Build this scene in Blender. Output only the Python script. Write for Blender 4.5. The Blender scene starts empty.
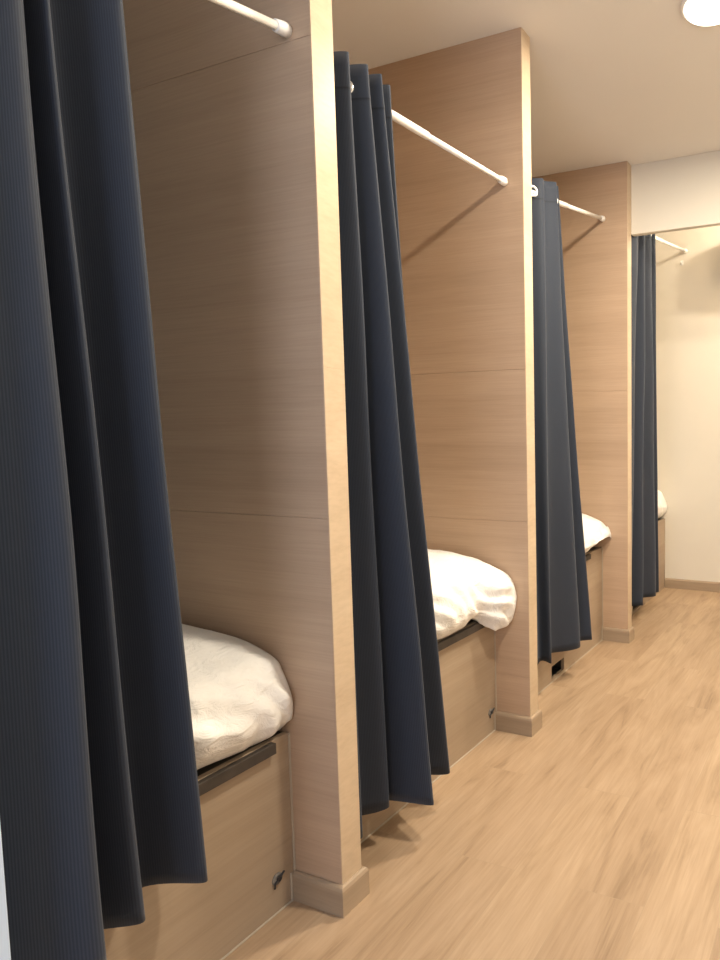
import bpy, bmesh, math, random
from mathutils import Vector, Matrix, noise
random.seed(7)
C = bpy.context.scene.collection
SC = bpy.context.scene

# ------------------------------------------------------------------ camera
cam_d = bpy.data.cameras.new('camera'); cam = bpy.data.objects.new('camera', cam_d); C.objects.link(cam)
yaw, pitch, roll = 0.37613, -0.07335, -0.00495
fwd = Vector((-math.sin(yaw)*math.cos(pitch), math.cos(yaw)*math.cos(pitch), math.sin(pitch)))
rt = Vector((math.cos(yaw), math.sin(yaw), 0)); up = rt.cross(fwd)
r2 = rt*math.cos(roll)+up*math.sin(roll); u2 = up*math.cos(roll)-rt*math.sin(roll)
M = Matrix((r2, u2, -fwd)).transposed().to_4x4(); M.translation = (1.1660, -1.1603, 1.2115)
cam.matrix_world = M
cam_d.sensor_fit = 'HORIZONTAL'; cam_d.sensor_width = 36; cam_d.lens = 622.91/720*36
cam_d.shift_x = -238.76/720; cam_d.shift_y = 2.94/720
cam_d.clip_start = 0.02
SC.camera = cam

# ------------------------------------------------------------------ world, exposure, large lights
w = bpy.data.worlds.new('world'); SC.world = w; w.use_nodes = True
w.node_tree.nodes['Background'].inputs[0].default_value = (0.62, 0.78, 1.0, 1)
w.node_tree.nodes['Background'].inputs[1].default_value = 0.6
SC.view_settings.view_transform = 'Standard'; SC.view_settings.look = 'None'
SC.view_settings.gamma = 1.0; SC.view_settings.use_curve_mapping = False
SC.view_settings.exposure = 0.22
SC.cycles.use_denoising = True
SC.cycles.max_bounces = 10; SC.cycles.diffuse_bounces = 6
SC.cycles.sample_clamp_indirect = 6

def area(name, loc, rot, sx, sy, power, col, spread=180):
    l = bpy.data.lights.new(name, 'AREA'); l.shape = 'RECTANGLE'; l.size = sx; l.size_y = sy
    l.energy = power; l.color = col; l.spread = math.radians(spread)
    o = bpy.data.objects.new(name, l); C.objects.link(o); o.location = loc; o.rotation_euler = rot
    return o
# daylight entering by the window in the wall behind the camera
area('window_daylight', (0.85, -3.13, 1.55), (math.radians(90), 0, 0), 1.3, 1.3, 36, (0.74, 0.83, 1.0))
WARM = (1.0, 0.875, 0.68)
# x, y, size, power of the ceiling lamps (the lamps themselves are built further down)
LAMPS = [(0.686, 1.165, 0.19, 41), (1.08, 0.26, 0.17, 40), (1.38, 2.95, 0.17, 82)]

# ------------------------------------------------------------------ dimensions
H = 2.75; HB = 3.10; T = 0.069
PY = [0.0, 1.0224, 2.2510]; YE = 3.6425
XB = -0.16; SK = 0.078; XL = -2.05; XR = 1.9; YN = -3.2

# ------------------------------------------------------------------ materials
def new_mat(name):
    m = bpy.data.materials.new(name); m.use_nodes = True
    nt = m.node_tree; return m, nt, nt.nodes['Principled BSDF']
def nd(nt, t, **kw):
    n = nt.nodes.new(t)
    for k, v in kw.items(): setattr(n, k, v)
    return n
def ramp(nt, fac, stops):
    r = nd(nt, 'ShaderNodeValToRGB'); nt.links.new(fac, r.inputs[0])
    e = r.color_ramp.elements
    while len(e) < len(stops): e.new(0.5)
    for k, (p, c) in enumerate(stops): e[k].position = p; e[k].color = (*c, 1)
    return r.outputs[0]
def noise_tex(nt, scale3, detail=4, rough=0.55, src='Object', dist=0.0, loc=(0, 0, 0)):
    tc = nd(nt, 'ShaderNodeTexCoord'); mp = nd(nt, 'ShaderNodeMapping')
    mp.inputs['Scale'].default_value = scale3; mp.inputs['Location'].default_value = loc
    nt.links.new(tc.outputs[src], mp.inputs[0])
    n = nd(nt, 'ShaderNodeTexNoise'); n.inputs['Scale'].default_value = 1.0
    n.inputs['Detail'].default_value = detail; n.inputs['Roughness'].default_value = rough
    n.inputs['Distortion'].default_value = dist
    nt.links.new(mp.outputs[0], n.inputs['Vector']); return n.outputs['Fac']
def mixc(nt, a, b, fac, mode='MIX'):
    m = nd(nt, 'ShaderNodeMix', data_type='RGBA', blend_type=mode)
    if isinstance(fac, (int, float)): m.inputs[0].default_value = fac
    else: nt.links.new(fac, m.inputs[0])
    for s, v in ((6, a), (7, b)):
        if isinstance(v, tuple): m.inputs[s].default_value = (*v, 1)
        else: nt.links.new(v, m.inputs[s])
    return m.outputs[2]
def bump(nt, bsdf, h, strength, dist=0.002):
    b = nd(nt, 'ShaderNodeBump'); b.inputs['Strength'].default_value = strength; b.inputs['Distance'].default_value = dist
    nt.links.new(h, b.inputs['Height']); nt.links.new(b.outputs[0], bsdf.inputs['Normal'])
def plain(name, col, rough=0.5, metal=0.0, nscale=0, namt=0.06):
    m, nt, b = new_mat(name)
    b.inputs['Roughness'].default_value = rough; b.inputs['Metallic'].default_value = metal
    if nscale:
        n = noise_tex(nt, (nscale,)*3, 3)
        lo = tuple(c*(1-namt) for c in col); hi = tuple(min(1, c*(1+namt)) for c in col)
        nt.links.new(ramp(nt, n, [(0.3, lo), (0.7, hi)]), b.inputs['Base Color'])
    else: b.inputs['Base Color'].default_value = (*col, 1)
    return m
def wood(name, dark, mid, light, grain=(1.1, 6, 26), fine=(5, 30, 260), rough=0.42):
    """laminate with its grain running along the first axis"""
    m, nt, b = new_mat(name)
    n1 = noise_tex(nt, grain, 5, 0.6, dist=0.5)
    n2 = noise_tex(nt, fine, 3, 0.6, loc=(3.1, 1.7, 0.4))
    n3 = noise_tex(nt, tuple(g*0.22 for g in grain), 2, 0.5, loc=(9, 4, 2))
    c1 = ramp(nt, n1, [(0.28, dark), (0.5, mid), (0.74, light)])
    c2 = ramp(nt, n2, [(0.30, tuple(x*0.86 for x in mid)), (0.62, tuple(min(1, x*1.07) for x in mid))])
    c = mixc(nt, c1, c2, 0.42)
    c3 = ramp(nt, n3, [(0.3, (0.90, 0.89, 0.88)), (0.7, (1.04, 1.04, 1.04))])
    c = mixc(nt, c, c3, 1.0, 'MULTIPLY')
    nt.links.new(c, b.inputs['Base Color'])
    b.inputs['Roughness'].default_value = rough; b.inputs['Specular IOR Level'].default_value = 0.35
    bump(nt, b, n2, 0.08, 0.001)
    return m
M_PANEL = wood('oak_laminate', (0.45, 0.318, 0.222), (0.495, 0.355, 0.25), (0.53, 0.385, 0.275))
M_LIT_END = wood('lit_end_laminate', (0.49, 0.375, 0.26), (0.55, 0.43, 0.305), (0.60, 0.48, 0.35), grain=(8, 6, 14), fine=(40, 30, 90), rough=0.34)  # panel oak lightened to add to the lamplight on the partition ends
M_BED = wood('bed_laminate', (0.31, 0.235, 0.17), (0.365, 0.285, 0.21), (0.42, 0.335, 0.25), grain=(3, 1.1, 15), fine=(30, 5, 170))
M_SKIRT = wood('skirting_laminate', (0.31, 0.235, 0.165), (0.36, 0.275, 0.195), (0.41, 0.315, 0.225), grain=(2, 2, 30), fine=(8, 8, 200), rough=0.35)
def floor_mat():
    m, nt, b = new_mat('oak_plank_floor')
    tc = nd(nt, 'ShaderNodeTexCoord'); mp = nd(nt, 'ShaderNodeMapping')
    mp.inputs['Rotation'].default_value = (0, 0, math.radians(90)); mp.inputs['Location'].default_value = (0.3, 0.05, 0)
    nt.links.new(tc.outputs['Object'], mp.inputs[0])
    br = nd(nt, 'ShaderNodeTexBrick'); br.offset = 0.37; br.offset_frequency = 2
    br.inputs['Scale'].default_value = 1.0; br.inputs['Brick Width'].default_value = 1.22; br.inputs['Row Height'].default_value = 0.19
    br.inputs['Mortar Size'].default_value = 0.0010; br.inputs['Mortar Smooth'].default_value = 0.3; br.inputs['Bias'].default_value = 0
    br.inputs['Color1'].default_value = (0, 0, 0, 1); br.inputs['Color2'].default_value = (1, 1, 1, 1); br.inputs['Mortar'].default_value = (0.5, 0.5, 0.5, 1)
    nt.links.new(mp.outputs[0], br.inputs['Vector'])
    # grain, shifted from plank to plank
    sh = nd(nt, 'ShaderNodeVectorMath', operation='MULTIPLY_ADD'); sh.inputs[1].default_value = (7.3, 5.1, 0)
    nt.links.new(br.outputs['Color'], sh.inputs[0]); nt.links.new(tc.outputs['Object'], sh.inputs[2])
    def gn(sc, det, dist, rough=0.6):
        q = nd(nt, 'ShaderNodeMapping'); q.inputs['Scale'].default_value = sc; nt.links.new(sh.outputs[0], q.inputs[0])
        n = nd(nt, 'ShaderNodeTexNoise'); n.inputs['Scale'].default_value = 1; n.inputs['Detail'].default_value = det
        n.inputs['Distortion'].default_value = dist; n.inputs['Roughness'].default_value = rough
        nt.links.new(q.outputs[0], n.inputs['Vector']); return n.outputs['Fac']
    g1 = gn((11, 1.7, 1), 5, 1.6); g2 = gn((120, 5, 1), 4, 0.4)
    c1 = ramp(nt, g1, [(0.28, (0.215, 0.142, 0.085)), (0.45, (0.355, 0.250, 0.160)), (0.70, (0.445, 0.328, 0.225))])
    c2 = ramp(nt, g2, [(0.3, (0.28, 0.19, 0.12)), (0.65, (0.425, 0.31, 0.21))])
    c = mixc(nt, c1, c2, 0.4)
    tone = ramp(nt, br.outputs['Color'], [(0.0, (0.92, 0.90, 0.89)), (1.0, (1.05, 1.05, 1.05))])
    c = mixc(nt, c, tone, 1.0, 'MULTIPLY')
    c = mixc(nt, c, (0.325, 0.237, 0.157), br.outputs['Fac'])
    nt.links.new(c, b.inputs['Base Color']); b.inputs['Roughness'].default_value = 0.42
    b.inputs['Specular IOR Level'].default_value = 0.4
    bump(nt, b, g2, 0.06, 0.001)
    return m
M_FLOOR = floor_mat()
M_WALL = plain('cream_wall_paint', (0.70, 0.66, 0.585), 0.8, nscale=3, namt=0.015)
M_WHITEWALL = plain('daylit_white_wall_paint', (0.50, 0.62, 0.80), 0.7, nscale=3, namt=0.015)  # white wall paint with the blue of the window daylight mixed in
M_CEIL = plain('ceiling_paint', (0.80, 0.77, 0.74), 0.85, nscale=2, namt=0.015)
M_WHITE = plain('white_enamel', (0.86, 0.85, 0.83), 0.28)
M_CAULK = plain('pale_sealant', (0.40, 0.34, 0.27), 0.6)
M_METAL = plain('dark_metal', (0.06, 0.06, 0.065), 0.4, 0.7)
M_CHROME = plain('chrome_ring', (0.82, 0.81, 0.80), 0.22, 0.85)
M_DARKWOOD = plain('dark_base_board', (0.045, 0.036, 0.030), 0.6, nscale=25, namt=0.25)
M_MATT = plain('mattress_ticking', (0.72, 0.68, 0.62), 0.85, nscale=30)
def duvet_mat():
    m, nt, b = new_mat('white_cotton')
    n = noise_tex(nt, (9, 9, 9), 5, 0.6)
    nt.links.new(ramp(nt, n, [(0.3, (0.84, 0.835, 0.825)), (0.7, (0.90, 0.895, 0.885))]), b.inputs['Base Color'])
    b.inputs['Roughness'].default_value = 0.85; b.inputs['Specular IOR Level'].default_value = 0.15
    b.inputs['Sheen Weight'].default_value = 0.15
    n2 = noise_tex(nt, (34, 15, 26), 4, 0.6, dist=1.2)
    bump(nt, b, n2, 0.6, 0.012); return m
M_DUVET = duvet_mat()
def curtain_mat():
    m, nt, b = new_mat('ribbed_navy_fabric')
    uv = nd(nt, 'ShaderNodeUVMap'); uv.uv_map = 'UVMap'
    wv = nd(nt, 'ShaderNodeTexWave', wave_type='BANDS', bands_direction='X'); wv.inputs['Scale'].default_value = 78
    wv.inputs['Distortion'].default_value = 0.25; wv.inputs['Detail'].default_value = 1
    nt.links.new(uv.outputs[0], wv.inputs['Vector'])
    c = ramp(nt, wv.outputs['Fac'], [(0.15, (0.016, 0.0225, 0.038)), (0.85, (0.027, 0.035, 0.054))])
    sx = nd(nt, 'ShaderNodeSeparateXYZ'); nt.links.new(uv.outputs[0], sx.inputs[0])
    st = ramp(nt, sx.outputs[1], [(0.0, (1, 1, 1)), (0.083, (1, 1, 1)), (0.085, (0.35, 0.35, 0.35)), (0.0885, (0.35, 0.35, 0.35)), (0.0905, (1, 1, 1))])
    c = mixc(nt, c, st, 1.0, 'MULTIPLY')      # row of stitching under the heading
    nt.links.new(c, b.inputs['Base Color']); b.inputs['Roughness'].default_value = 0.72
    b.inputs['Specular IOR Level'].default_value = 0.3
    b.inputs['Sheen Weight'].default_value = 0.14; b.inputs['Sheen Roughness'].default_value = 0.5
    b.inputs['Sheen Tint'].default_value = (0.75, 0.8, 0.95, 1)
    bump(nt, b, wv.outputs['Fac'], 0.12, 0.001); return m
M_CURT = curtain_mat()
def lamp_mat():
    m, nt, b = new_mat('lamp_diffuser')
    b.inputs['Base Color'].default_value = (0.9, 0.9, 0.9, 1)
    b.inputs['Emission Color'].default_value = (1.0, 0.93, 0.78, 1); b.inputs['Emission Strength'].default_value = 6.0
    return m
M_LAMP = lamp_mat()
def glass_mat():
    m, nt, b = new_mat('window_glass')
    b.inputs['Base Color'].default_value = (0.9, 0.95, 1, 1); b.inputs['Roughness'].default_value = 0.05
    b.inputs['Transmission Weight'].default_value = 1.0; b.inputs['IOR'].default_value = 1.1; return m
M_GLASS = glass_mat()

# ------------------------------------------------------------------ mesh helpers
def add_box(bm, a, b, bev=0.0):
    r = bmesh.ops.create_cube(bm, size=1.0)
    vs = r['verts']
    for v in vs:
        v.co = Vector(((a[0]+b[0])/2 + v.co.x*(b[0]-a[0]), (a[1]+b[1])/2 + v.co.y*(b[1]-a[1]), (a[2]+b[2])/2 + v.co.z*(b[2]-a[2])))
    if bev:
        es = {e for v in vs for e in v.link_edges}
        bmesh.ops.bevel(bm, geom=list(es), offset=bev, segments=2, affect='EDGES', profile=0.5)
def add_tube(bm, p, q, r0, r1=None, seg=20):
    p, q = Vector(p), Vector(q); r1 = r0 if r1 is None else r1
    d = (q-p).normalized(); a = d.orthogonal().normalized(); b = d.cross(a)
    L0, L1 = [], []
    for k in range(seg):
        t = 2*math.pi*k/seg; o = a*math.cos(t)+b*math.sin(t)
        L0.append(bm.verts.new(p+o*r0)); L1.append(bm.verts.new(q+o*r1))
    for k in range(seg):
        bm.faces.new((L0[k], L0[(k+1) % seg], L1[(k+1) % seg], L1[k]))
    bm.faces.new(L0[::-1]); bm.faces.new(L1)
def add_lathe(bm, p, d, prof, seg=24):
    """surface of revolution: prof is a list of (distance along d, radius)"""
    p, d = Vector(p), Vector(d).normalized(); a = d.orthogonal().normalized(); b = d.cross(a)
    rings = []
    for s, r in prof:
        rings.append([bm.verts.new(p+d*s+(a*math.cos(2*math.pi*k/seg)+b*math.sin(2*math.pi*k/seg))*r) for k in range(seg)])
    for A, B in zip(rings, rings[1:]):
        for k in range(seg): bm.faces.new((A[k], A[(k+1) % seg], B[(k+1) % seg], B[k]))
    bm.faces.new(rings[0][::-1]); bm.faces.new(rings[-1])
def add_torus(bm, c, nrm, R, r, seg=24, ms=8):
    c, n = Vector(c), Vector(nrm).normalized(); a = n.orthogonal().normalized(); b = n.cross(a)
    rings = []
    for k in range(seg):
        t = 2*math.pi*k/seg; o = a*math.cos(t)+b*math.sin(t)
        rings.append([bm.verts.new(c+o*(R+r*math.cos(2*math.pi*j/ms))+n*(r*math.sin(2*math.pi*j/ms))) for j in range(ms)])
    for k in range(seg):
        A, B = rings[k], rings[(k+1) % seg]
        for j in range(ms): bm.faces.new((A[j], A[(j+1) % ms], B[(j+1) % ms], B[j]))
def add_prism(bm, pts, z0, z1):
    a = [bm.verts.new((x, y, z0)) for x, y in pts]; b = [bm.verts.new((x, y, z1)) for x, y in pts]
    n = len(pts); bm.faces.new(a[::-1]); bm.faces.new(b)
    for k in range(n): bm.faces.new((a[k], a[(k+1) % n], b[(k+1) % n], b[k]))
def obj(name, bm, mat, parent=None, smooth=False, off=(0, 0, 0)):
    bmesh.ops.recalc_face_normals(bm, faces=bm.faces)
    if any(off): bmesh.ops.translate(bm, verts=bm.verts, vec=-Vector(off))
    me = bpy.data.meshes.new(name); bm.to_mesh(me); bm.free()
    me.materials.append(mat)
    for p in me.polygons: p.use_smooth = smooth
    o = bpy.data.objects.new(name, me); C.objects.link(o)
    if parent is not None: o.parent = parent
    else: o.location = off
    return o
def box_obj(name, a, b, mat, parent=None, bev=0.0, off=(0, 0, 0)):
    bm = bmesh.new(); add_box(bm, a, b, bev); return obj(name, bm, mat, parent, off=off)
def thing(name, label, cat, loc, group=None):
    o = bpy.data.objects.new(name, None); C.objects.link(o); o.location = loc; o.empty_display_size = 0.1
    o['label'] = label; o['category'] = cat
    if group: o['group'] = group
    return o
def tag(o, label, cat, group=None):
    o['label'] = label; o['category'] = cat
    if group: o['group'] = group
    return o
def struct(o, label=None):
    o['kind'] = 'structure'
    if label: o['label'] = label
    return o

# ------------------------------------------------------------------ the setting
struct(box_obj('floor', (XL-0.1, YN-0.1, -0.1), (XR+0.1, YE+0.1, 0), M_FLOOR), 'light oak plank floor of the dormitory corridor')
struct(box_obj('ceiling', (XL-0.1, YN-0.1, H), (XR+0.1, PY[2]+T-0.004, H+0.1), M_CEIL), 'plain painted ceiling over the corridor')
struct(box_obj('ceiling_far', (XL-0.1, PY[2]+T, HB), (XR+0.1, YE+0.1, HB+0.1), M_CEIL), 'higher ceiling beyond the beam')
struct(box_obj('wall_left', (XL-0.1, YN, 0), (XL, YE, HB), M_WALL), 'cream wall at the head of the beds')
struct(box_obj('wall_right', (XR, YN, 0), (XR+0.1, YE, HB), M_WALL), 'cream wall on the right of the corridor')
struct(box_obj('wall_far', (XL-0.1, YE, 0), (XR+0.1, YE+0.1, HB), M_WALL), 'cream end wall beyond the opening')
bm = bmesh.new()   # near wall with a window opening
for a, b in (((XL, 0), (0.15, H)), ((1.55, 0), (XR, H)), ((0.15, 0), (1.55, 0.85)), ((0.15, 2.25), (1.55, H))):
    add_box(bm, (a[0], YN-0.1, a[1]), (b[0], YN, b[1]))
struct(obj('wall_near', bm, M_WALL), 'cream wall behind the viewer with a window')
bm = bmesh.new()
for a, b in (((0.15, 0.85), (0.20, 2.25)), ((1.50, 0.85), (1.55, 2.25)), ((0.2, 0.85), (1.5, 0.9)), ((0.2, 2.2), (1.5, 2.25)), ((0.83, 0.9), (0.87, 2.2))):
    add_box(bm, (a[0], YN-0.08, a[1]), (b[0], YN-0.03, b[1]), 0.004)
wf = struct(obj('window_1', bm, M_WHITE), 'white window frame behind the viewer')
g = box_obj('pane', (0.20, YN-0.06, 0.9), (1.5, YN-0.055, 2.2), M_GLASS, wf)
bm = bmesh.new(); y0 = PY[2]+T-0.004
add_box(bm, (0.0005, y0, 2.367), (XR, y0+0.040, H), 0.002); add_box(bm, (XL, y0, H), (XR, y0+0.040, HB))
struct(obj('wall_header', bm, M_WALL), 'cream beam over the opening at the end of the corridor')
struct(box_obj('wall_stub', (XL, -0.735, 0), (0.012, -0.663, H), M_WHITEWALL, bev=0.002), 'white wall end, coloured blue for the daylight on it, at the left edge beside the nearest curtain')
def skirting_run(bm, x0, x1, y, h=SK, d=0.014):
    a = [(y, 0), (y-d, 0), (y-d, h-0.012), (y-d*0.45, h), (y, h)]
    L = [bm.verts.new((x0, p, z)) for p, z in a]; R = [bm.verts.new((x1, p, z)) for p, z in a]
    n = len(a); bm.faces.new(L); bm.faces.new(R[::-1])
    for k in range(n): bm.faces.new((L[k], R[k], R[(k+1) % n], L[(k+1) % n]))
bm = bmesh.new(); skirting_run(bm, XB+0.004, XR, YE); struct(obj('baseboard_far', bm, M_SKIRT), 'brown skirting board along the end wall')
bm = bmesh.new(); add_box(bm, (XR-0.014, YN, 0), (XR, PY[2], SK), 0.003); struct(obj('baseboard_right', bm, M_SKIRT), 'brown skirting board on the right wall')

# ------------------------------------------------------------------ partitions between the beds
P_SEAMS = [(1.016, 2.14), (0.238, 0.876, 1.478), (1.478,)]
EDGE_SEAM = [1.382, 0.876, 1.478]
P_LABELS = ['oak laminate partition nearest the viewer, with a bright yellowish end',
            'middle oak laminate partition, second from the viewer, with its top corner in full view',
            'farthest oak laminate partition, meeting the cream beam over the opening']
for i, y in enumerate(PY):
    t = thing('partition', P_LABELS[i], 'partition', (0, y, 0), 'wooden partitions between the beds')
    bm = bmesh.new(); zs = [0.0]+list(P_SEAMS[i])+[H]
    for a, b in zip(zs, zs[1:]):
        add_box(bm, (XL, 0, a), (-0.0015, T, b), 0.0021)
    obj('panel', bm, M_PANEL, t)
    bm = bmesh.new()
    for a, b in ((0, EDGE_SEAM[i]), (EDGE_SEAM[i], H)): add_box(bm, (-0.0015, 0.0006, a), (0, T-0.0006, b), 0.0007)
    e = obj('lit_end_face', bm, M_LIT_END, t); e['label'] = 'end face of the partition, coloured paler for the lamplight on it'
    bm = bmesh.new(); d = 0.012
    x0 = XB+0.002
    def loop(dd, z):
        return [bm.verts.new(p) for p in ((x0, -dd, z), (dd, -dd, z), (dd, T+dd, z), (x0, T+dd, z))]
    inn = lambda z: [bm.verts.new(p) for p in ((x0, -0.0003, z), (0.0003, -0.0003, z), (0.0003, T+0.0003, z), (x0, T+0.0003, z))]
    ls = [loop(d, 0), loop(d, SK-0.012), loop(d*0.75, SK-0.004), loop(d*0.35, SK), inn(SK), inn(0)]
    for A, B in zip(ls, ls[1:]+ls[:1]):
        for k in range(3): bm.faces.new((A[k], A[k+1], B[k+1], B[k]))
    bm.faces.new([l[0] for l in ls]); bm.faces.new([l[3] for l in ls][::-1])
    s = obj('skirting', bm, M_SKIRT, t); s['label'] = 'brown skirting board wrapped round the partition foot'

# ------------------------------------------------------------------ beds
BAYS = [(-0.659, 0.0), (PY[0]+T, PY[1]), (PY[1]+T, PY[2]), (PY[2]+T, YE)]
ZD = [0.452, 0.492, 0.560, 0.560]
ZT = [0.715, 0.752, 0.785, 0.835]
SLOT = [None, None, (1.55, 1.697, 0.014, 0.079), (2.82, 2.981, 0.016, 0.075)]
WHERE = ['in the nearest bay behind the big left curtain', 'in the second bay, between the nearest and middle partitions',
         'in the third bay, behind the middle partition', 'in the last bay beyond the opening, against the end wall']
for i, (y0, y1) in enumerate(BAYS):
    t = thing('built_in_bed', 'boxed oak laminate bed base '+WHERE[i], 'bed', (XB, (y0+y1)/2, 0), 'built-in beds')
    off = (XB, (y0+y1)/2, 0)
    bm = bmesh.new(); g = 0.003; a, b, z = y0+g, y1-g, ZD[i]; x1, x2 = XB-0.018, XB
    if SLOT[i]:
        sa, sb, sz0, sz1 = SLOT[i]
        add_box(bm, (x1, a, 0), (x2, sa, z)); add_box(bm, (x1, sb, 0), (x2, b, z))
        add_box(bm, (x1, sa, 0), (x2, sb, sz0)); add_box(bm, (x1, sa, sz1), (x2, sb, z))
    else:
        add_box(bm, (x1, a, 0), (x2, b, z), 0.0015)
    obj('front_panel', bm, M_BED, t, off=off)
    if SLOT[i]:
        sa, sb, sz0, sz1 = SLOT[i]; bm = bmesh.new()     # dark box added for the shade inside the hollow bed
        for p, q in (((x1-0.12, sa-0.01, sz0-0.01), (x1-0.115, sb+0.01, sz1+0.01)), ((x1-0.12, sa-0.01, sz1), (x1-0.0005, sb+0.01, sz1+0.005)),
                     ((x1-0.12, sa-0.01, sz0-0.005), (x1-0.0005, sb+0.01, sz0)), ((x1-0.12, sa-0.01, sz0), (x1-0.0005, sa-0.005, sz1)), ((x1-0.12, sb+0.005, sz0), (x1-0.0005, sb+0.01, sz1))):
            add_box(bm, p, q)
        o = obj('slot_shade_box', bm, M_METAL, t, off=off); o['label'] = 'black lining added for the shade behind the slot at the foot of the bed front'
    o = box_obj('slatted_deck', (XL+0.005, a, z-0.03), (x1-0.001, b, z-0.002), M_DARKWOOD, t, off=off)
    mt = box_obj('mattress', (XL+0.01, a+0.012, z), (XB-0.06, b-0.012, ZT[i]-0.13), M_MATT, t, bev=0.03, off=off)
    if i < 3:
        hi = [-0.055, y1-0.075, y1-0.22][i]
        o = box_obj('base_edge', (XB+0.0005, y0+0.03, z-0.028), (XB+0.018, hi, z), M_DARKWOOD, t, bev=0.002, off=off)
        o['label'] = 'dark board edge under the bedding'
        # pale sealant beads where the front meets the partition and the floor
        bm = bmesh.new(); add_tube(bm, (XB+0.001, y1-0.002, SK), (XB+0.001, y1-0.002, z-0.002), 0.0028, seg=8)
        add_tube(bm, (XB+0.001, y1-0.0135, 0), (XB+0.001, y1-0.0135, SK), 0.003, seg=8)
        add_tube(bm, (XB+0.001, y0+0.02, 0.0008), (XB+0.001, y1-0.016, 0.0008), 0.003, seg=8)
        o = obj('sealant_bead', bm, M_CAULK, t, off=off); o['label'] = 'pale line of sealant along the edges of the bed front'
    if i < 2:
        yb = y1-[0.056, 0.046][i]; bm = bmesh.new()
        add_lathe(bm, (XB, yb, 0.090), (1, 0, 0), [(0, 0.015), (0.003, 0.015), (0.005, 0.012), (0.0055, 0.0)][:3], 20)
        br = obj('latch_plate', bm, plain('worn_metal', (0.22, 0.21, 0.20), 0.5, 0.6, 60, 0.5), t, smooth=False, off=off)
        br['label'] = 'small round metal latch low on the bed front'
        bm = bmesh.new()
        add_tube(bm, (XB+0.006, yb-0.010, 0.084), (XB+0.010, yb+0.015, 0.105), 0.0026, seg=10)
        add_tube(bm, (XB+0.004, yb, 0.092), (XB+0.011, yb, 0.092), 0.006, seg=12)
        add_tube(bm, (XB+0.006, yb-0.010, 0.084), (XB+0.006, yb-0.012, 0.072), 0.0024, seg=10)
        lv = obj('latch_lever', bm, M_METAL, br); lv.location = (0, 0, 0)
        for v in lv.data.vertices: v.co -= Vector(off)
        lv['label'] = 'bent dark lever of the latch'

# ------------------------------------------------------------------ duvets
def cr(p0, p1, p2, p3, t):
    return 0.5*((2*p1)+(-p0+p2)*t+(2*p0-5*p1+4*p2-p3)*t*t+(-p0+3*p1-3*p2+p3)*t*t*t)
def spline(pts, n):
    out = []; P = [pts[0]]+list(pts)+[pts[-1]]
    for k in range(1, len(P)-2):
        for j in range(n):
            out.append(tuple(cr(P[k-1][c], P[k][c], P[k+1][c], P[k+2][c], j/n) for c in range(len(pts[0]))))
    out.append(tuple(pts[-1])); return out
def sstep(a, b, x):
    t = max(0, min(1, (x-a)/(b-a))); return t*t*(3-2*t)
def ridge(x): return 1-abs(2*(x-math.floor(x))-1)
def make_duvet(i, label, front, hem, wr=1.0, seed=0):
    """front(y): how far the front bulges past the bed front; hem(y): height of its lower edge"""
    y0, y1 = BAYS[i]; zt = ZT[i]; zd = ZD[i]
    bm = bmesh.new(); rows = []; NY = 90
    for j in range(NY+1):
        fy = j/NY; y = y0+0.006+fy*(y1-y0-0.012)
        e = min(fy, 1-fy)*(y1-y0)                       # distance from the side partitions
        rnd = 1-math.sqrt(max(0, 1-min(1, e/0.045)**2)) if e < 0.045 else 1.0
        rnd = 0.55+0.45*math.sin(min(1, e/0.05)*math.pi/2)
        f = front(y); hz = hem(y)
        top = zt-0.018*(1-rnd)*2+0.012*noise.noise(Vector((y*3.1, seed, 0)))
        xf = XB+f
        outer = [(-1.95, top-0.03), (-1.5, top-0.005), (-1.0, top), (-0.70, top), (-0.48, top-0.004), (XB-0.16+f*0.3, top-0.016), (XB-0.05+f*0.5, top-0.05),
                 (xf-0.032, top-0.085), (xf-0.004, top-0.150), (xf-0.006, top-0.2) if top-0.2 > hz+0.03 else (xf-0.006, (top-0.15+hz)/2+0.01), (xf-0.025, hz+0.022), (xf-0.05, hz)]
        outer = spline(outer, 7)
        inner = [(xf-0.062, hz+0.010), (XB-0.035+min(0, f), hz+0.03), (XB-0.045+min(0, f), top-0.16), (-0.3, top-0.135), (-1.0, top-0.125), (-1.95, top-0.125)]
        prof = outer+spline(inner, 3)
        row = []
        for k, (x, z) in enumerate(prof):
            yy = y
            if k < len(outer) and x > -0.9:
                s = k/len(outer)
                q = Vector((x*5, y*6, z*5+seed))
                n1 = noise.noise(q)*0.010
                u = (y*1.0+z*1.3+x*0.6)*9+noise.noise(q*0.8)*1.3+seed
                amp = 0.022*sstep(0.45, 0.75, s)*(0.45+0.55*noise.noise(Vector((y*4, z*3, seed+5))))
                dsp = (n1+amp*(ridge(u)-0.5)*1.6+0.004*noise.noise(q*4))*wr
                if e < 0.03: dsp *= e/0.03
                a = sstep(-0.32, -0.12, x)               # blend of lift direction: up on top, outward in front
                z += dsp*(1-a*0.7); x += dsp*a*(1.0 if f > 0 else 0.2)
            z = max(z, zd+0.004) if x < XB+0.001 else z
            row.append(bm.verts.new((x, yy, z)))
        rows.append(row)
    n = len(rows[0])
    for A, B in zip(rows, rows[1:]):
        for k in range(n): bm.faces.new((A[k], A[(k+1) % n], B[(k+1) % n], B[k]))
    bm.faces.new(rows[0][::-1]); bm.faces.new(rows[-1])
    off = (XB-0.6, (y0+y1)/2, zd)
    o = obj('duvet', bm, M_DUVET, None, smooth=True, off=off)
    tag(o, label, 'duvet', 'white duvets on the beds')
    return o
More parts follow.
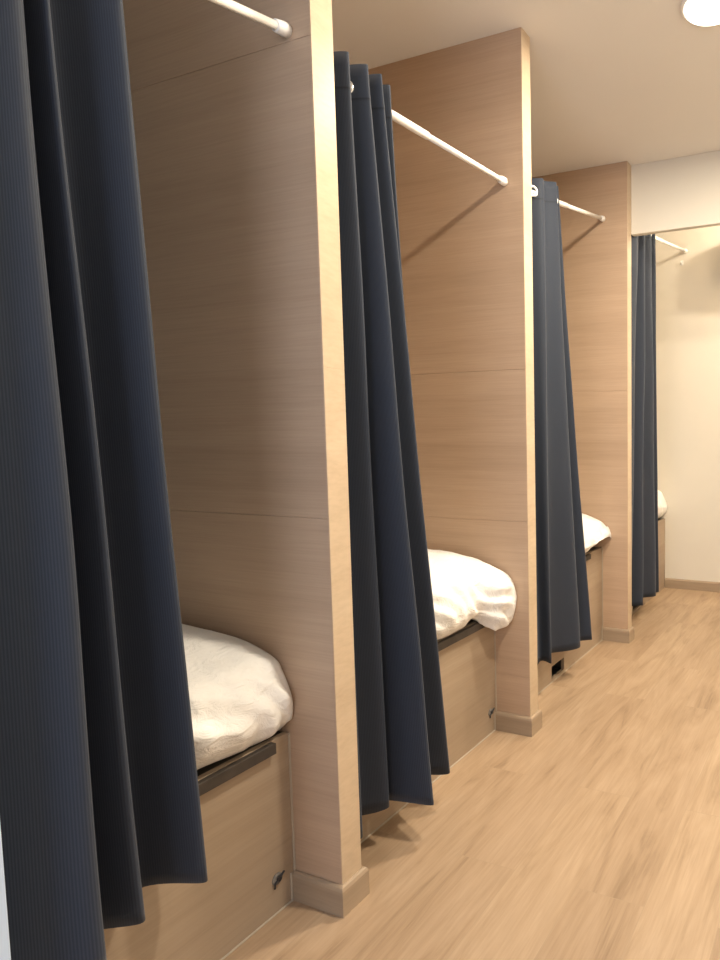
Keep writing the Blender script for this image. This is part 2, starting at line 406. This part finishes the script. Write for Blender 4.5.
# 1: plump, tucked evenly; 2: a corner droops beside the middle partition; 3, 4: folded back higher
make_duvet(0, 'plump white duvet on the bed nearest the viewer, bulging smoothly over its front edge',
           lambda y: -0.03+0.068*sstep(-0.36, -0.24, y)-0.012*sstep(-0.06, 0, y), lambda y: 0.458+0.012*sstep(-0.1, -0.25, y), wr=1.5, seed=1)
make_duvet(1, 'white duvet on the second bed with a crumpled corner drooping against the middle partition',
           lambda y: -0.03+0.085*sstep(0.48, 0.66, y)+0.055*sstep(0.84, 0.93, y), lambda y: 0.498+0.02*sstep(0.78, 0.84, y)*(1-sstep(0.84, 0.9, y))-0.048*sstep(0.86, 0.93, y), wr=1.35, seed=4)
make_duvet(2, 'white duvet on the third bed, its corner pointing towards the farthest partition',
           lambda y: -0.03+0.09*sstep(1.68, 1.9, y), lambda y: 0.575+0.09*sstep(1.95, 2.2, y), wr=0.8, seed=8)
make_duvet(3, 'white duvet on the last bed, a sliver seen beside the end wall',
           lambda y: -0.03+0.05*sstep(2.98, 3.15, y), lambda y: 0.572, wr=0.7, seed=12)

# ------------------------------------------------------------------ curtain rods
RODS = [((-0.07, -0.659, 2.020), (-0.07, 0.0, 2.164), 0.3), ((-0.08, PY[0]+T, 2.126), (-0.08, PY[1], 2.197), 0.50),
        ((-0.100, PY[1]+T, 2.215), (-0.147, PY[2], 2.453), 0.53), ((0.0-0.006, PY[2]+T, 2.410), (-0.004, YE, 2.632), 0.5)]
RL = ['white tension rod across the nearest bay at the top left', 'white tension rod from the nearest to the middle partition',
      'white tension rod reaching the farthest partition', 'short-looking white tension rod ending on the cream end wall']
for i, (p, q, s) in enumerate(RODS):
    p, q = Vector(p), Vector(q); d = (q-p).normalized(); L = (q-p).length
    p = p+Vector((0, 0.001, 0)); q = q-Vector((0, 0.001, 0))
    t = thing('curtain_rod', RL[i], 'curtain rod', p, 'white curtain rods')
    j = p.lerp(q, s)
    bm = bmesh.new(); add_lathe(bm, p+d*0.02, d, [(0, 0.0125), ((j-p).length-0.03, 0.0125), ((j-p).length-0.022, 0.0105)]); obj('outer_tube', bm, M_WHITE, t, True, p)
    bm = bmesh.new(); add_tube(bm, j-d*0.03, q-d*0.01, 0.0098); obj('inner_tube', bm, M_WHITE, t, True, p)
    for c, dd in ((p, d), (q, -d)):
        bm = bmesh.new(); add_lathe(bm, c, dd, [(0, 0.0145), (0.002, 0.016), (0.012, 0.016), (0.034, 0.0138), (0.036, 0.012)]); obj('end_cap', bm, M_WHITE, t, True, p)
def rod_at(i, y):
    p, q, s = RODS[i]; f = (y-p[1])/(q[1]-p[1])
    return Vector(p).lerp(Vector(q), f)

# ------------------------------------------------------------------ curtains
# each row: y, x at the heading, y, x at the hem; crests (towards the corridor) and valleys alternate
FOLDS = [
 [(-.655,-.085,-.656,-.080), (-.632,-.068,-.634,-.062), (-.592,-.040,-.596,-.030), (-.548,-.025,-.539,.010), (-.525,-.108,-.505,-.12),
  (-.514,-.030,-.452,-.032), (-.475,-.108,-.400,-.135), (-.403,-.035,-.330,-.033), (-.385,-.085,-.312,-.10)],
 [(.075,-.085,.080,-.10), (.090,-.030,.115,-.04), (.118,-.095,.178,-.12), (.150,-.030,.248,-.06), (.185,-.095,.272,-.13), (.218,-.030,.307,.052),
  (.248,-.095,.40,-.10), (.272,-.030,.478,-.010), (.300,-.095,.50,-.09), (.330,-.050,.475,-.07), (.352,-.095,.49,-.115)],
 [(1.115,-.150,1.11,-.13), (1.160,-.112,1.16,-.06), (1.205,-.182,1.215,-.13), (1.255,-.112,1.27,-.11), (1.300,-.150,1.375,-.135), (1.348,-.085,1.378,-.078),
  (1.405,-.099,1.48,-.135), (1.475,-.074,1.625,-.039), (1.515,-.160,1.68,-.125), (1.548,-.100,1.740,-.023), (1.57,-.155,1.765,-.09)],
 [(2.335,-.005,2.345,-.05), (2.385,.022,2.44,-.05), (2.430,-.038,2.53,-.11), (2.480,.032,2.61,-.023), (2.535,-.038,2.72,-.11),
  (2.600,.032,2.885,-.017), (2.650,-.038,2.93,-.10), (2.695,.030,2.972,-.02), (2.72,-.010,2.985,-.08)],
]
HEM = [0.31, 0.125, 0.17, 0.13]
CL = ['ribbed dark navy curtain nearest the viewer, filling the left edge', 'dark navy curtain hanging between the nearest and middle partitions',
      'dark navy curtain behind the middle partition, with a pale eyelet ring at its top', 'narrow dark curtain beyond the opening, beside the cream end wall']
def make_curtain(i):
    F = FOLDS[i]; n = 12
    pts = spline(F, n); NZ = 64
    t = thing('curtain', CL[i], 'curtain', (F[0][1], F[0][0], HEM[i]), 'dark curtains hung across the bays')
    off = Vector((F[0][1], F[0][0], HEM[i]))
    # arc length for the ribs
    arc = [0]
    for a, b in zip(pts, pts[1:]): arc.append(arc[-1]+0.5*(math.hypot(a[0]-b[0], a[1]-b[1])+math.hypot(a[2]-b[2], a[3]-b[3])))
    bm = bmesh.new(); uvl = bm.loops.layers.uv.new('UVMap'); grid = []; uvs = {}
    for k, P in enumerate(pts):
        zt = rod_at(i, P[0]).z+(0.05, 0.058, 0.066, 0.06)[i]; col = []
        for r in range(NZ+1):
            v = r/NZ
            z = zt+(HEM[i]-zt)*v
            w = v**1.04
            y = P[0]*(1-w)+P[2]*w; x = P[1]*(1-w)+P[3]*w
            amp = 4*v*(1-v)
            x += amp*(0.004 if i == 0 else 0.010)*noise.noise(Vector((P[0]*9, z*1.6, i*7.3)))
            y += amp*0.006*noise.noise(Vector((P[0]*11, z*1.4, i*3.3+40)))
            if v > 0.985: z += 0.004*math.sin(k*0.35+i)
            ve = bm.verts.new((x, y, z)); uvs[ve] = (arc[k], zt-z); col.append(ve)
        grid.append(col)
    for A, B in zip(grid, grid[1:]):
        for r in range(NZ):
            f = bm.faces.new((A[r], B[r], B[r+1], A[r+1]))
            for l in f.loops: l[uvl].uv = uvs[l.vert]
    fab = obj('fabric', bm, M_CURT, t, smooth=True, off=off)
    so = fab.modifiers.new('thickness', 'SOLIDIFY'); so.thickness = 0.0022; so.offset = 0
    # eyelet rings, one wherever the cloth crosses the rod
    for n_, (a, b) in enumerate(zip(F, F[1:])):
        big = i == 2 and n_ == 4
        c = rod_at(i, (a[0]+b[0])/2)
        if (a[1]-c.x)*(b[1]-c.x) >= 0: continue
        f = (c.x-a[1])/(b[1]-a[1])
        m = Vector((c.x, a[0]+(b[0]-a[0])*f, c.z))
        nrm = Vector((b[0]-a[0], -(b[1]-a[1]), 0))
        if big: m = rod_at(2, 1.295)+Vector((0.014, -0.016, 0)); nrm = Vector((0.66, -0.75, 0.0))
        bm = bmesh.new(); add_torus(bm, m, nrm, 0.0195 if big else 0.017, 0.0048 if big else 0.0036)
        o = obj('eyelet', bm, M_WHITE if i == 2 else M_CHROME, t, True, off)
    # stitched hem bands
    return t
for i in range(4): make_curtain(i)

# ------------------------------------------------------------------ ceiling lamps
LL = ['glowing ceiling lamp at the top right corner', 'ceiling lamp above the second bay, out of view overhead', 'ceiling lamp hidden behind the cream beam']
for i, (x, y, s, pw) in enumerate(LAMPS):
    t = thing('ceiling_lamp', LL[i], 'lamp', (x, y, H), 'ceiling lamps')
    r = s/2; z0 = (H if i < 2 else HB)
    bm = bmesh.new(); add_lathe(bm, (0, 0, -0.0005), (0, 0, -1), [(0, r+0.012), (0.010, r+0.012), (0.014, r+0.006), (0.014, r-0.002)], 40)
    obj('frame', bm, M_WHITE, t)
    bm = bmesh.new(); add_lathe(bm, (0, 0, -0.0145), (0, 0, -1), [(0, r), (0.002, r-0.001), (0.004, r-0.006)], 40)
    obj('diffuser', bm, M_LAMP, t); t.location.z = z0
    l = area('lamp_light', (x, y, z0-0.022), (0, 0, 0), s*0.95, s*0.95, pw, WARM); l.data.shape = 'DISK'
    if i == 2: C.objects.unlink(l)
    if i == 2:      # bare bulb under its ceiling plate
        bm = bmesh.new(); add_lathe(bm, (0, 0, -0.018), (0, 0, -1), [(0, 0.018), (0.03, 0.018)], 20); obj('socket', bm, M_WHITE, t, True)
        p = bpy.data.lights.new('bulb_light', 'POINT'); p.energy = pw; p.color = WARM; p.shadow_soft_size = 0.06
        po = bpy.data.objects.new('bulb_light', p); C.objects.link(po); po.location = (x, y, HB-0.115)

# ------------------------------------------------------------------ small hook on the end wall
t = thing('wall_hook', 'tiny white hook high on the cream end wall under the rod end', 'hook', (-0.033, YE, 2.545))
bm = bmesh.new(); add_box(bm, (-0.012, -0.004, -0.018), (0.012, -0.0004, 0.018), 0.0015); obj('hook_plate', bm, M_WHITE, t)
bm = bmesh.new(); add_tube(bm, (0, -0.003, -0.006), (0, -0.022, -0.010), 0.004, seg=10); add_tube(bm, (0, -0.021, -0.011), (0, -0.024, 0.010), 0.004, seg=10)
obj('hook_arm', bm, M_WHITE, t, True)

# ------------------------------------------------------------------ air conditioner on the end wall, to the right of the view; its shadow falls on the wall
t = thing('air_conditioner', 'white split air conditioner high on the cream end wall', 'air conditioner', (0.34, YE, 2.355))
prof = [(0, 0), (-0.14, 0), (-0.185, 0.03), (-0.20, 0.08), (-0.20, 0.24), (-0.185, 0.295), (-0.15, 0.32), (0, 0.325)]
bm = bmesh.new(); A = [bm.verts.new((0, y-0.0005, z)) for y, z in prof]; B = [bm.verts.new((0.85, y-0.0005, z)) for y, z in prof]
bm.faces.new(A); bm.faces.new(B[::-1])
for k in range(len(prof)): bm.faces.new((A[k], B[k], B[(k+1) % len(prof)], A[(k+1) % len(prof)]))
obj('housing', bm, M_WHITE, t)
bm = bmesh.new()
for z in (0.0,): add_box(bm, (0.05, -0.178, -0.004), (0.80, -0.100, 0.002), 0.001)
obj('louvre', bm, plain('vent_grey', (0.45, 0.45, 0.45), 0.5), t)
box_obj('front_cover', (0.012, -0.2055, 0.085), (0.838, -0.2005, 0.235), M_WHITE, t, bev=0.002)
